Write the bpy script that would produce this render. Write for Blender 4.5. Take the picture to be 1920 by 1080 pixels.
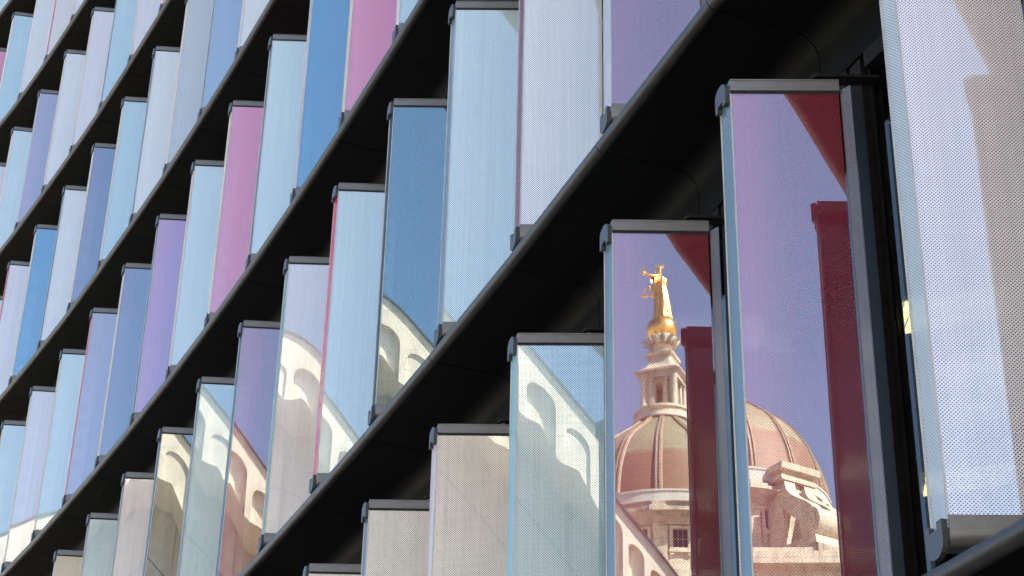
import bpy, bmesh, math, random
from mathutils import Vector, Matrix
random.seed(7)
R = math.radians
scene = bpy.context.scene
for o in list(bpy.data.objects):
    bpy.data.objects.remove(o, do_unlink=True)

# ------------------------------------------------------------------ camera
EYE = 1.6
PITCH, ROLL, FPX = 0.5200281766, -0.0223059125, 3540.82
cam_d = bpy.data.cameras.new("camera")
cam = bpy.data.objects.new("camera", cam_d)
scene.collection.objects.link(cam)
r0 = Vector((1, 0, 0)); u0 = Vector((0, -math.sin(PITCH), math.cos(PITCH)))
fw = Vector((0, math.cos(PITCH), math.sin(PITCH)))
c_, s_ = math.cos(ROLL), math.sin(ROLL)
rt = r0 * c_ - u0 * s_
up = r0 * s_ + u0 * c_
M = Matrix((rt, up, -fw)).transposed().to_4x4()
M.translation = Vector((0, 0, EYE))
cam.matrix_world = M
cam_d.sensor_width = 36
cam_d.lens = FPX / 1920 * 36
cam_d.clip_start = 0.1
cam_d.clip_end = 5000
scene.camera = cam

# ------------------------------------------------------------------ world, sun, exposure
SUN_AZ = R(59)      # clockwise from +Y towards +X
SUN_EL = R(42)
world = bpy.data.worlds.new("World")
scene.world = world
world.use_nodes = True
wn, wl = world.node_tree.nodes, world.node_tree.links
wn.clear()
sky = wn.new('ShaderNodeTexSky')
sky.sky_type = 'NISHITA'
sky.sun_disc = False
sky.sun_elevation = SUN_EL
sky.sun_rotation = SUN_AZ
sky.altitude = 20
sky.air_density = 1.0
sky.dust_density = 0.6
sky.ozone_density = 1.0
tc = wn.new('ShaderNodeTexCoord')
mp = wn.new('ShaderNodeMapping')
mp.inputs['Scale'].default_value = (1.2, 1.2, 2.6)
mp.inputs['Location'].default_value = (3.1, 0.4, 1.7)
nz = wn.new('ShaderNodeTexNoise')
nz.inputs['Scale'].default_value = 2.1
nz.inputs['Detail'].default_value = 6
nz.inputs['Roughness'].default_value = 0.55
cr = wn.new('ShaderNodeValToRGB')
cr.color_ramp.elements[0].position = 0.56
cr.color_ramp.elements[0].color = (0, 0, 0, 1)
cr.color_ramp.elements[1].position = 0.78
cr.color_ramp.elements[1].color = (1, 1, 1, 1)
mixc = wn.new('ShaderNodeMixRGB')
mixc.inputs['Color2'].default_value = (8.2, 8.3, 8.8, 1)
mul = wn.new('ShaderNodeMath'); mul.operation = 'MULTIPLY'; mul.inputs[1].default_value = 0.75
bg = wn.new('ShaderNodeBackground')
bg.inputs['Strength'].default_value = 0.09
out = wn.new('ShaderNodeOutputWorld')
wl.new(tc.outputs['Generated'], mp.inputs['Vector'])
wl.new(mp.outputs['Vector'], nz.inputs['Vector'])
wl.new(nz.outputs['Fac'], cr.inputs['Fac'])
wl.new(cr.outputs['Color'], mul.inputs[0])
wl.new(mul.outputs[0], mixc.inputs['Fac'])
wl.new(sky.outputs['Color'], mixc.inputs['Color1'])
wl.new(mixc.outputs['Color'], bg.inputs['Color'])
wl.new(bg.outputs['Background'], out.inputs['Surface'])

sun_d = bpy.data.lights.new("sun", 'SUN')
sun_d.energy = 5.0
sun_d.angle = R(0.5)
sun_d.color = (1.0, 0.93, 0.82)
sun = bpy.data.objects.new("sun", sun_d)
scene.collection.objects.link(sun)
sd = Vector((math.sin(SUN_AZ) * math.cos(SUN_EL), math.cos(SUN_AZ) * math.cos(SUN_EL), math.sin(SUN_EL)))
sun.rotation_euler = sd.to_track_quat('Z', 'Y').to_euler()
sun.location = (0, 0, 60)

scene.view_settings.view_transform = 'Standard'
scene.view_settings.look = 'None'
scene.view_settings.gamma = 1
scene.view_settings.exposure = 2.38
scene.view_settings.use_curve_mapping = False
scene.render.engine = 'CYCLES'
scene.cycles.max_bounces = 10
scene.cycles.glossy_bounces = 6
scene.cycles.transparent_max_bounces = 24
scene.cycles.sample_clamp_indirect = 6

COL = scene.collection

# ------------------------------------------------------------------ helpers
def link(name, me, parent=None, loc=None):
    o = bpy.data.objects.new(name, me)
    COL.objects.link(o)
    if parent is not None:
        o.parent = parent
    if loc is not None:
        o.location = loc
    return o

def mesh(name, verts, faces, mat=None, uvs=None, smooth=False):
    me = bpy.data.meshes.new(name)
    me.from_pydata([tuple(v) for v in verts], [], faces)
    if uvs is not None:
        uvl = me.uv_layers.new(name="UVMap")
        k = 0
        for fi in range(len(faces)):
            for uv in uvs[fi]:
                uvl.data[k].uv = uv
                k += 1
    me.validate()
    if mat:
        me.materials.append(mat)
    if smooth:
        for p in me.polygons:
            p.use_smooth = True
    me.update()
    return me

class MB:
    """collects boxes, prisms, lathes into one mesh"""
    def __init__(s):
        s.v, s.f = [], []
    def add(s, v, f):
        b = len(s.v)
        s.v += [tuple(x) for x in v]
        s.f += [tuple(i + b for i in q) for q in f]
        return s
    def box(s, x0, x1, y0, y1, z0, z1, T=None):
        v = [(x, y, z) for z in (z0, z1) for y in (y0, y1) for x in (x0, x1)]
        if T: v = [T(p) for p in v]
        return s.add(v, [(0, 2, 3, 1), (4, 5, 7, 6), (0, 1, 5, 4), (1, 3, 7, 5), (3, 2, 6, 7), (2, 0, 4, 6)])
    def prism(s, poly, z0, z1, T=None):
        """poly in the first two coordinates, extruded along the third"""
        n = len(poly)
        v = [(p[0], p[1], z0) for p in poly] + [(p[0], p[1], z1) for p in poly]
        if T: v = [T(p) for p in v]
        return s.add(v, [tuple(range(n - 1, -1, -1)), tuple(range(n, 2 * n))] +
                     [(i, (i + 1) % n, n + (i + 1) % n, n + i) for i in range(n)])
    def lathe(s, prof, n=32, a0=0.0, a1=2 * math.pi, T=None):
        full = abs(a1 - a0 - 2 * math.pi) < 1e-6
        m = n if full else n + 1
        v = []
        for j in range(m):
            a = a0 + (a1 - a0) * j / n
            for r, z in prof:
                v.append((r * math.cos(a), r * math.sin(a), z))
        if T: v = [T(p) for p in v]
        k = len(prof)
        f = []
        for j in range(n):
            j2 = (j + 1) % m
            for i in range(k - 1):
                f.append((j * k + i, j2 * k + i, j2 * k + i + 1, j * k + i + 1))
        return s.add(v, f)
    def tube(s, pts, r, n=8):
        """round bar along points, capped; r a number or a list"""
        pts = [Vector(p) for p in pts]
        rr = r if isinstance(r, (list, tuple)) else [r] * len(pts)
        v = []
        for i, p in enumerate(pts):
            d = (pts[min(i + 1, len(pts) - 1)] - pts[max(i - 1, 0)]).normalized()
            a = d.orthogonal().normalized() if i == 0 else (a - d * a.dot(d)).normalized()
            b = d.cross(a)
            for j in range(n):
                t = 2 * math.pi * j / n
                v.append(p + (a * math.cos(t) + b * math.sin(t)) * rr[i])
        f = []
        for i in range(len(pts) - 1):
            for j in range(n):
                f.append((i * n + j, i * n + (j + 1) % n, (i + 1) * n + (j + 1) % n, (i + 1) * n + j))
        f.append(tuple(range(n - 1, -1, -1)))
        f.append(tuple(range((len(pts) - 1) * n, len(pts) * n)))
        return s.add(v, f)
    def sphere(s, c, r, nu=16, nv=10, sc=(1, 1, 1)):
        prof = [(max(1e-4, r * math.sin(math.pi * i / nv)), -r * math.cos(math.pi * i / nv)) for i in range(nv + 1)]
        return s.lathe(prof, nu, T=lambda p: (c[0] + p[0] * sc[0], c[1] + p[1] * sc[1], c[2] + p[2] * sc[2]))
    def me(s, name, mat=None, smooth=False, angle=None):
        m = mesh(name, s.v, s.f, mat, smooth=smooth or angle is not None)
        bm = bmesh.new(); bm.from_mesh(m)
        bmesh.ops.recalc_face_normals(bm, faces=bm.faces)
        bm.to_mesh(m); bm.free()
        if angle is not None:
            try: m.set_sharp_from_angle(angle=angle)
            except Exception: pass
        return m
    def obj(s, name, mat=None, parent=None, loc=None, smooth=False, angle=None):
        return link(name, s.me(name, mat, smooth, angle), parent, loc)

def tag(o, label=None, cat=None, group=None, kind=None):
    if label: o['label'] = label
    if cat: o['category'] = cat
    if group: o['group'] = group
    if kind: o['kind'] = kind
    return o

def empty(name, loc=(0, 0, 0), rz=0.0):
    o = bpy.data.objects.new(name, None)
    o.empty_display_size = 0.2
    COL.objects.link(o)
    o.location = loc
    o.rotation_euler = (0, 0, rz)
    return o

# ------------------------------------------------------------------ materials
def newmat(name):
    m = bpy.data.materials.new(name)
    m.use_nodes = True
    nt = m.node_tree
    nt.nodes.clear()
    o = nt.nodes.new('ShaderNodeOutputMaterial')
    return m, nt.nodes, nt.links, o

def principled(name, col, rough=0.5, metal=0.0, nscale=6.0, namt=0.15, bump=0.0, bscale=40.0, coat=0.0, spec=0.5, stretch=(1, 1, 1)):
    m, n, l, o = newmat(name)
    b = n.new('ShaderNodeBsdfPrincipled')
    b.inputs['Roughness'].default_value = rough
    b.inputs['Metallic'].default_value = metal
    b.inputs['Coat Weight'].default_value = coat
    b.inputs['Specular IOR Level'].default_value = spec
    t = n.new('ShaderNodeTexCoord')
    mpn = n.new('ShaderNodeMapping'); mpn.inputs['Scale'].default_value = stretch
    z = n.new('ShaderNodeTexNoise'); z.inputs['Scale'].default_value = nscale; z.inputs['Detail'].default_value = 5
    l.new(t.outputs['Object'], mpn.inputs['Vector']); l.new(mpn.outputs['Vector'], z.inputs['Vector'])
    r = n.new('ShaderNodeValToRGB')
    r.color_ramp.elements[0].position = 0.3; r.color_ramp.elements[1].position = 0.7
    r.color_ramp.elements[0].color = tuple(c * (1 - namt) for c in col) + (1,)
    r.color_ramp.elements[1].color = tuple(min(1, c * (1 + namt)) for c in col) + (1,)
    l.new(z.outputs['Fac'], r.inputs['Fac'])
    l.new(r.outputs['Color'], b.inputs['Base Color'])
    rm = n.new('ShaderNodeMapRange')
    rm.inputs['To Min'].default_value = max(0.02, rough - 0.08); rm.inputs['To Max'].default_value = rough + 0.1
    l.new(z.outputs['Fac'], rm.inputs['Value']); l.new(rm.outputs['Result'], b.inputs['Roughness'])
    if bump:
        z2 = n.new('ShaderNodeTexNoise'); z2.inputs['Scale'].default_value = bscale; z2.inputs['Detail'].default_value = 4
        l.new(t.outputs['Object'], z2.inputs['Vector'])
        bp = n.new('ShaderNodeBump'); bp.inputs['Strength'].default_value = bump; bp.inputs['Distance'].default_value = 0.01
        l.new(z2.outputs['Fac'], bp.inputs['Height']); l.new(bp.outputs['Normal'], b.inputs['Normal'])
    l.new(b.outputs['BSDF'], o.inputs['Surface'])
    return m

def glass_panel_mat(name, refl, hole_r, pitch=0.0165, grad=False, wave=0.0, fadd=0.5, fixed=None):
    """perforated metal sheet laminated behind reflective glass; sheet colour = object colour"""
    m, n, l, o = newmat(name)
    uv = n.new('ShaderNodeUVMap'); uv.uv_map = "UVMap"
    def dot(shift):
        a = n.new('ShaderNodeVectorMath'); a.operation = 'SCALE'; a.inputs['Scale'].default_value = 1 / pitch
        l.new(uv.outputs['UV'], a.inputs[0])
        b = n.new('ShaderNodeVectorMath'); b.operation = 'ADD'; b.inputs[1].default_value = (shift, shift, 0.5)
        l.new(a.outputs[0], b.inputs[0])
        c = n.new('ShaderNodeVectorMath'); c.operation = 'FRACTION'; l.new(b.outputs[0], c.inputs[0])
        d = n.new('ShaderNodeVectorMath'); d.operation = 'SUBTRACT'; d.inputs[1].default_value = (0.5, 0.5, 0.5)
        l.new(c.outputs[0], d.inputs[0])
        e = n.new('ShaderNodeVectorMath'); e.operation = 'LENGTH'; l.new(d.outputs[0], e.inputs[0])
        return e
    d1, d2 = dot(0.0), dot(0.5)
    mn = n.new('ShaderNodeMath'); mn.operation = 'MINIMUM'
    l.new(d1.outputs['Value'], mn.inputs[0]); l.new(d2.outputs['Value'], mn.inputs[1])
    lt = n.new('ShaderNodeMath'); lt.operation = 'LESS_THAN'; lt.inputs[1].default_value = hole_r / pitch
    l.new(mn.outputs[0], lt.inputs[0])
    oi = n.new('ShaderNodeObjectInfo')
    col_out = oi.outputs['Color']
    if fixed:
        rgb = n.new('ShaderNodeRGB'); rgb.outputs[0].default_value = (*fixed, 1); col_out = rgb.outputs[0]
    # faint vertical streaks and dirt on the sheet
    tcx = n.new('ShaderNodeTexCoord')
    mpx = n.new('ShaderNodeMapping'); mpx.inputs['Scale'].default_value = (60, 60, 0.5)
    nzx = n.new('ShaderNodeTexNoise'); nzx.inputs['Scale'].default_value = 1.0; nzx.inputs['Detail'].default_value = 4
    addr = n.new('ShaderNodeVectorMath'); addr.operation = 'ADD'
    rnd = n.new('ShaderNodeMath'); rnd.operation = 'MULTIPLY'; rnd.inputs[1].default_value = 40.0
    l.new(oi.outputs['Random'], rnd.inputs[0])
    l.new(tcx.outputs['Object'], addr.inputs[0]); l.new(rnd.outputs[0], addr.inputs[1])
    l.new(addr.outputs[0], mpx.inputs['Vector']); l.new(mpx.outputs['Vector'], nzx.inputs['Vector'])
    mr = n.new('ShaderNodeMapRange'); mr.inputs['From Min'].default_value = 0.3; mr.inputs['From Max'].default_value = 0.7
    mr.inputs['To Min'].default_value = 0.91; mr.inputs['To Max'].default_value = 1.03
    l.new(nzx.outputs['Fac'], mr.inputs['Value'])
    vm = n.new('ShaderNodeVectorMath'); vm.operation = 'SCALE'
    l.new(mr.outputs['Result'], vm.inputs['Scale'])
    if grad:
        # light through the side pane, painted as a pinker sheet towards the outer edge
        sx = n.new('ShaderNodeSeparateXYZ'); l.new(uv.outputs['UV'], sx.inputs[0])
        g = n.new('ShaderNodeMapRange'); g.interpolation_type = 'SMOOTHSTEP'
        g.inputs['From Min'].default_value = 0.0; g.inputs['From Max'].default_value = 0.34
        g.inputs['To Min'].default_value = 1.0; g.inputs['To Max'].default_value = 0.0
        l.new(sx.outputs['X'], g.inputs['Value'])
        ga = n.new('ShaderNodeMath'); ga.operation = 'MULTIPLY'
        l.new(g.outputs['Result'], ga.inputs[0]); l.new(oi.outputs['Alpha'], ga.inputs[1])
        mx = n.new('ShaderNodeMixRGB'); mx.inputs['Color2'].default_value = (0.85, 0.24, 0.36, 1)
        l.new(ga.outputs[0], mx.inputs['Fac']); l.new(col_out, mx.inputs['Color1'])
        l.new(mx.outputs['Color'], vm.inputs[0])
    else:
        l.new(col_out, vm.inputs[0])
    df = n.new('ShaderNodeBsdfDiffuse'); l.new(vm.outputs[0], df.inputs['Color'])
    tr = n.new('ShaderNodeBsdfTransparent'); tr.inputs['Color'].default_value = (0.9, 0.95, 0.94, 1)
    body = n.new('ShaderNodeMixShader')
    l.new(lt.outputs[0], body.inputs['Fac']); l.new(df.outputs[0], body.inputs[1]); l.new(tr.outputs[0], body.inputs[2])
    gl = n.new('ShaderNodeBsdfGlossy'); gl.inputs['Roughness'].default_value = 0.0
    gl.inputs['Color'].default_value = (0.92, 0.985, 1.0, 1)
    if wave:
        mpw = n.new('ShaderNodeMapping'); mpw.inputs['Scale'].default_value = (2.2, 2.2, 0.9)
        nw = n.new('ShaderNodeTexNoise'); nw.inputs['Scale'].default_value = 1.0; nw.inputs['Detail'].default_value = 1
        l.new(addr.outputs[0], mpw.inputs['Vector']); l.new(mpw.outputs['Vector'], nw.inputs['Vector'])
        bw = n.new('ShaderNodeBump'); bw.inputs['Strength'].default_value = 1.0; bw.inputs['Distance'].default_value = wave
        l.new(nw.outputs['Fac'], bw.inputs['Height']); l.new(bw.outputs['Normal'], gl.inputs['Normal'])
    fr = n.new('ShaderNodeLayerWeight'); fr.inputs['Blend'].default_value = 0.25
    fm = n.new('ShaderNodeMapRange'); fm.inputs['To Min'].default_value = refl; fm.inputs['To Max'].default_value = min(1, refl + fadd)
    l.new(fr.outputs['Fresnel'], fm.inputs['Value'])
    mix = n.new('ShaderNodeMixShader')
    l.new(fm.outputs['Result'], mix.inputs['Fac']); l.new(body.outputs[0], mix.inputs[1]); l.new(gl.outputs[0], mix.inputs[2])
    l.new(mix.outputs[0], o.inputs['Surface'])
    return m

def window_mat():
    m, n, l, o = newmat("window glass")
    tr = n.new('ShaderNodeBsdfTransparent'); tr.inputs['Color'].default_value = (0.46, 0.46, 0.40, 1)
    gl = n.new('ShaderNodeBsdfGlossy'); gl.inputs['Roughness'].default_value = 0.01
    fr = n.new('ShaderNodeLayerWeight'); fr.inputs['Blend'].default_value = 0.45
    fm = n.new('ShaderNodeMapRange'); fm.inputs['To Min'].default_value = 0.06; fm.inputs['To Max'].default_value = 0.55
    l.new(fr.outputs['Fresnel'], fm.inputs['Value'])
    mix = n.new('ShaderNodeMixShader')
    l.new(fm.outputs['Result'], mix.inputs['Fac']); l.new(tr.outputs[0], mix.inputs[1]); l.new(gl.outputs[0], mix.inputs[2])
    l.new(mix.outputs[0], o.inputs['Surface'])
    return m

def window_clear():
    m, n, l, o = newmat("clear rear glass")
    tr = n.new('ShaderNodeBsdfTransparent'); tr.inputs['Color'].default_value = (0.86, 0.92, 0.9, 1)
    gl = n.new('ShaderNodeBsdfGlossy'); gl.inputs['Roughness'].default_value = 0.0
    fr = n.new('ShaderNodeLayerWeight'); fr.inputs['Blend'].default_value = 0.4
    mix = n.new('ShaderNodeMixShader')
    l.new(fr.outputs['Fresnel'], mix.inputs['Fac']); l.new(tr.outputs[0], mix.inputs[1]); l.new(gl.outputs[0], mix.inputs[2])
    l.new(mix.outputs[0], o.inputs['Surface'])
    return m

def emis_mat(name, col, s):
    m, n, l, o = newmat(name)
    e = n.new('ShaderNodeEmission'); e.inputs['Color'].default_value = (*col, 1); e.inputs['Strength'].default_value = s
    t = n.new('ShaderNodeTexCoord'); w = n.new('ShaderNodeTexWave'); w.inputs['Scale'].default_value = 5.0
    w.bands_direction = 'X'
    l.new(t.outputs['Object'], w.inputs['Vector'])
    r = n.new('ShaderNodeValToRGB'); r.color_ramp.elements[0].position = 0.02; r.color_ramp.elements[0].color = (0.25, 0.2, 0.1, 1)
    r.color_ramp.elements[1].position = 0.1; r.color_ramp.elements[1].color = (*col, 1)
    l.new(w.outputs['Fac'], r.inputs['Fac']); l.new(r.outputs['Color'], e.inputs['Color'])
    l.new(e.outputs[0], o.inputs['Surface'])
    return m

def stone_mat(name, col, joint=0.5, bw=1.1, rh=0.42, stain=0.35, bright=0.0):
    m, n, l, o = newmat(name)
    b = n.new('ShaderNodeBsdfPrincipled'); b.inputs['Roughness'].default_value = 0.85
    t = n.new('ShaderNodeTexCoord')
    z = n.new('ShaderNodeTexNoise'); z.inputs['Scale'].default_value = 1.3; z.inputs['Detail'].default_value = 8; z.inputs['Roughness'].default_value = 0.7
    mpn = n.new('ShaderNodeMapping'); mpn.inputs['Scale'].default_value = (1.4, 1.4, 0.45)
    l.new(t.outputs['Object'], mpn.inputs['Vector']); l.new(mpn.outputs['Vector'], z.inputs['Vector'])
    r = n.new('ShaderNodeValToRGB')
    r.color_ramp.elements[0].position = 0.33; r.color_ramp.elements[0].color = tuple(c * (1 - stain) for c in col) + (1,)
    r.color_ramp.elements[1].position = 0.55; r.color_ramp.elements[1].color = (*col, 1)
    l.new(z.outputs['Fac'], r.inputs['Fac'])
    # coursed joints, taken from height alone plus an upright joint pattern
    sx = n.new('ShaderNodeSeparateXYZ'); l.new(t.outputs['Object'], sx.inputs[0])
    cb = n.new('ShaderNodeCombineXYZ'); l.new(sx.outputs['X'], cb.inputs['X']); l.new(sx.outputs['Z'], cb.inputs['Y'])
    br = n.new('ShaderNodeTexBrick'); br.inputs['Scale'].default_value = 1.0
    br.inputs['Brick Width'].default_value = bw; br.inputs['Row Height'].default_value = rh
    br.inputs['Mortar Size'].default_value = 0.012; br.inputs['Color1'].default_value = (1, 1, 1, 1)
    br.inputs['Color2'].default_value = (0.93, 0.92, 0.9, 1); br.inputs['Mortar'].default_value = (1 - joint,) * 3 + (1,)
    l.new(cb.outputs[0], br.inputs['Vector'])
    mx = n.new('ShaderNodeMixRGB'); mx.blend_type = 'MULTIPLY'; mx.inputs['Fac'].default_value = 1.0
    l.new(r.outputs['Color'], mx.inputs['Color1']); l.new(br.outputs['Color'], mx.inputs['Color2'])
    l.new(mx.outputs['Color'], b.inputs['Base Color'])
    z2 = n.new('ShaderNodeTexNoise'); z2.inputs['Scale'].default_value = 9; z2.inputs['Detail'].default_value = 6
    l.new(t.outputs['Object'], z2.inputs['Vector'])
    bp = n.new('ShaderNodeBump'); bp.inputs['Strength'].default_value = 0.35; bp.inputs['Distance'].default_value = 0.05
    l.new(z2.outputs['Fac'], bp.inputs['Height']); l.new(bp.outputs['Normal'], b.inputs['Normal'])
    l.new(b.outputs['BSDF'], o.inputs['Surface'])
    return m

MT = {
    'soffit': principled("black soffit paint", (0.003, 0.0029, 0.0027), 0.6, nscale=3, namt=0.3, bump=0.1, bscale=60, spec=0.1),
    'nose': principled("black nosing paint", (0.018, 0.0155, 0.0115), 0.45, nscale=5, namt=0.3, bump=0.15, bscale=90, spec=0.5),
    'frame': principled("dark mullion metal", (0.008, 0.008, 0.008), 0.55, nscale=4, namt=0.2, spec=0.15),
    'rail': principled("anodised grey rail", (0.15, 0.155, 0.16), 0.42, metal=0.25, nscale=3, namt=0.12, stretch=(3, 3, 20)),
    'gasket': principled("black gasket", (0.006, 0.006, 0.006), 0.7),
    'cap': principled("dark cast cap", (0.05, 0.054, 0.06), 0.5, metal=0.2, namt=0.2),
    'pin': principled("steel pin", (0.12, 0.11, 0.09), 0.35, metal=0.9),
    'core': principled("office core wall", (0.05, 0.055, 0.035), 0.8),
    'ceil': principled("office ceiling", (0.25, 0.25, 0.2), 0.8),
    'slab': principled("concrete slab", (0.12, 0.12, 0.115), 0.85),
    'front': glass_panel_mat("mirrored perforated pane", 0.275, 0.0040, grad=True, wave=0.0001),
    'pale': glass_panel_mat("pale perforated pane", 0.215, 0.0038, wave=0.0001),
    'side': glass_panel_mat("perforated edge pane", 0.08, 0.0042, fadd=0.12),
    'inner': glass_panel_mat("perforated inner edge", 0.05, 0.0040, fadd=0.06),
    'back': window_clear(),
    'rear': glass_panel_mat("rear face of perforated sheet", 0.05, 0.0040, fadd=0.3, fixed=(0.20, 0.15, 0.14)),
    'window': window_mat(),
    'lamp': emis_mat("ceiling light", (1.0, 0.85, 0.55), 2.8),
    'stone': stone_mat("portland stone", (0.60, 0.51, 0.40)),
    'stone_dirty': stone_mat("weathered stone", (0.50, 0.43, 0.35), stain=0.6),
    'white_lead': stone_mat("pale lead band", (0.5, 0.48, 0.44), joint=0.45, bw=1.0, rh=3.0, stain=0.25),
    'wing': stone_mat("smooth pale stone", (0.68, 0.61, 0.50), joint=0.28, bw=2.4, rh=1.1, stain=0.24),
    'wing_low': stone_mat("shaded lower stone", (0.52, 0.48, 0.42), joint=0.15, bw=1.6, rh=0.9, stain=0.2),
    'lead': principled("dark lead coping", (0.05, 0.05, 0.055), 0.6),
    'gold': principled("gilding", (0.93, 0.48, 0.15), 0.30, metal=1.0, nscale=5, namt=0.2, bump=0.3, bscale=12),
    'dark': principled("dark opening", (0.012, 0.01, 0.01), 0.7),
    'asphalt': principled("asphalt", (0.05, 0.05, 0.052), 0.9, nscale=20, namt=0.3, bump=0.3),
    'paving': principled("paving stone", (0.42, 0.40, 0.36), 0.85, nscale=8, namt=0.2, bump=0.2),
    'ground': principled("city ground", (0.42, 0.38, 0.32), 0.95, nscale=0.4, namt=0.3),
    'paint': principled("road paint", (0.75, 0.74, 0.7), 0.7, namt=0.1),
    'shop': principled("shopfront stone", (0.30, 0.28, 0.25), 0.8),
    'terrace': stone_mat("terrace stone", (0.72, 0.63, 0.50), joint=0.2, bw=0.9, rh=0.4, stain=0.15),
    'ribm': principled("weathered rib", (0.27, 0.205, 0.14), 0.7, namt=0.3),
    'blind': principled("olive blind", (0.40, 0.44, 0.22), 0.8, namt=0.1),
    'trim': principled("pane edge trim", (0.40, 0.41, 0.40), 0.3, metal=0.3, spec=0.6),
}

def dome_mat():
    m, n, l, o = newmat("weathered copper dome")
    b = n.new('ShaderNodeBsdfPrincipled'); b.inputs['Roughness'].default_value = 0.6
    t = n.new('ShaderNodeTexCoord'); sx = n.new('ShaderNodeSeparateXYZ'); l.new(t.outputs['Object'], sx.inputs[0])
    at = n.new('ShaderNodeMath'); at.operation = 'ARCTAN2'; l.new(sx.outputs['Y'], at.inputs[0]); l.new(sx.outputs['X'], at.inputs[1])
    cb = n.new('ShaderNodeCombineXYZ'); l.new(at.outputs[0], cb.inputs['X']); l.new(sx.outputs['Z'], cb.inputs['Y'])
    mpp = n.new('ShaderNodeMapping'); mpp.inputs['Scale'].default_value = (4.6, 1, 1); l.new(cb.outputs[0], mpp.inputs['Vector'])
    br = n.new('ShaderNodeTexBrick'); br.inputs['Scale'].default_value = 1.0; br.inputs['Brick Width'].default_value = 0.75
    br.inputs['Row Height'].default_value = 0.34; br.inputs['Mortar Size'].default_value = 0.018
    br.inputs['Color1'].default_value = (1, 1, 1, 1); br.inputs['Color2'].default_value = (0.84, 0.84, 0.84, 1); br.inputs['Mortar'].default_value = (0.6, 0.6, 0.6, 1)
    l.new(mpp.outputs[0], br.inputs['Vector'])
    nn = n.new('ShaderNodeTexNoise'); nn.inputs['Scale'].default_value = 1.4; nn.inputs['Detail'].default_value = 6; l.new(t.outputs['Object'], nn.inputs['Vector'])
    ad = n.new('ShaderNodeMath'); ad.operation = 'MULTIPLY_ADD'; ad.inputs[1].default_value = 0.7; l.new(nn.outputs['Fac'], ad.inputs[0]); l.new(sx.outputs['Z'], ad.inputs[2])
    mr = n.new('ShaderNodeMapRange'); mr.inputs['From Min'].default_value = DOME_SPLIT + 0.2; mr.inputs['From Max'].default_value = DOME_SPLIT + 0.45
    l.new(ad.outputs[0], mr.inputs['Value'])
    mx = n.new('ShaderNodeMixRGB'); mx.inputs['Color1'].default_value = (0.21, 0.115, 0.068, 1); mx.inputs['Color2'].default_value = (0.25, 0.22, 0.135, 1)
    l.new(mr.outputs['Result'], mx.inputs['Fac'])
    m2 = n.new('ShaderNodeMixRGB'); m2.blend_type = 'MULTIPLY'; m2.inputs['Fac'].default_value = 1
    l.new(mx.outputs['Color'], m2.inputs['Color1']); l.new(br.outputs['Color'], m2.inputs['Color2'])
    l.new(m2.outputs['Color'], b.inputs['Base Color']); l.new(b.outputs['BSDF'], o.inputs['Surface'])
    return m
DOME_SPLIT = 44.2
MT['dome'] = dome_mat()

# ------------------------------------------------------------------ plan of the curved facade
# outer corner of every fin, bay by bay, index -3 .. 25 (metres)
PLAN = [(3.4421, 2.5272), (2.8498, 3.9044), (2.2575, 5.2815), (1.6813, 6.6586), (1.1065, 7.9578), (0.5766, 9.3588), (0.0444, 10.7716), (-0.5026, 12.1544), (-1.0652, 13.5335), (-1.6423, 14.9082), (-2.2326, 16.2821), (-2.8408, 17.6405), (-3.4638, 18.9861), (-4.1059, 20.3236), (-4.7628, 21.6578), (-5.4454, 22.9886), (-6.1417, 24.3174), (-6.8474, 25.6373), (-7.5771, 26.9337), (-8.3202, 28.2187), (-9.0738, 29.5034), (-9.8556, 30.7767), (-10.6855, 32.0288), (-11.5287, 33.2633), (-12.3891, 34.4859), (-13.2665, 35.6964), (-14.1606, 36.8945), (-15.0715, 38.08), (-15.9988, 39.2526)]
I0 = -3
Z0 = 2.0287 + EYE      # height of the rail top of storey 0
H = 3.8
NROW = 8
def P(i):
    k = i - I0
    a = int(math.floor(k)); a = max(0, min(len(PLAN) - 2, a)); t = k - a
    return Vector((PLAN[a][0] + (PLAN[a + 1][0] - PLAN[a][0]) * t, PLAN[a][1] + (PLAN[a + 1][1] - PLAN[a][1]) * t))
def ang(i):
    a, b = P(max(i - 1, I0)), P(min(i + 1, I0 + len(PLAN) - 1))
    d = b - a
    return math.degrees(math.atan2(-d.x, d.y))

# ------------------------------------------------------------------ the setting
gm = mesh("ground", [(-2500, -2500, 0), (2500, -2500, 0), (2500, 2500, 0), (-2500, 2500, 0)], [(0, 1, 2, 3)], MT['ground'])
tag(link("ground", gm), kind='structure')
def along(off_a, off_b, i0, i1, z, th=None):
    """strip that follows the facade between two outward offsets"""
    v = []; f = []
    ks = list(range(i0, i1 + 1))
    for i in ks:
        p = P(i); a = R(ang(i)); nrm = Vector((-math.cos(a), -math.sin(a)))
        for off in (off_a, off_b):
            q = p + nrm * off
            v.append((q.x, q.y, z))
    for k in range(len(ks) - 1):
        f.append((2 * k, 2 * k + 1, 2 * k + 3, 2 * k + 2))
    if th:
        n = len(v)
        v += [(x, y, zz - th) for x, y, zz in v]
        f2 = [tuple(n + i for i in reversed(q)) for q in f]
        side = []
        for k in range(len(ks) - 1):
            side += [(2 * k, 2 * k + 2, n + 2 * k + 2, n + 2 * k), (2 * k + 1, n + 2 * k + 1, n + 2 * k + 3, 2 * k + 3)]
        e = 2 * (len(ks) - 1)
        side += [(0, n, n + 1, 1), (e, e + 1, n + e + 1, n + e)]
        f = f + f2 + side
    return v, f
b = MB(); b.add(*along(2.6, 8.5, -3, 25, 0.004)); tag(b.obj("road", MT['asphalt']), kind='structure')
b = MB(); b.add(*along(-1.2, 2.45, -3, 25, 0.13, 0.125)); tag(b.obj("pavement", MT['paving']), kind='structure')
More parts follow.
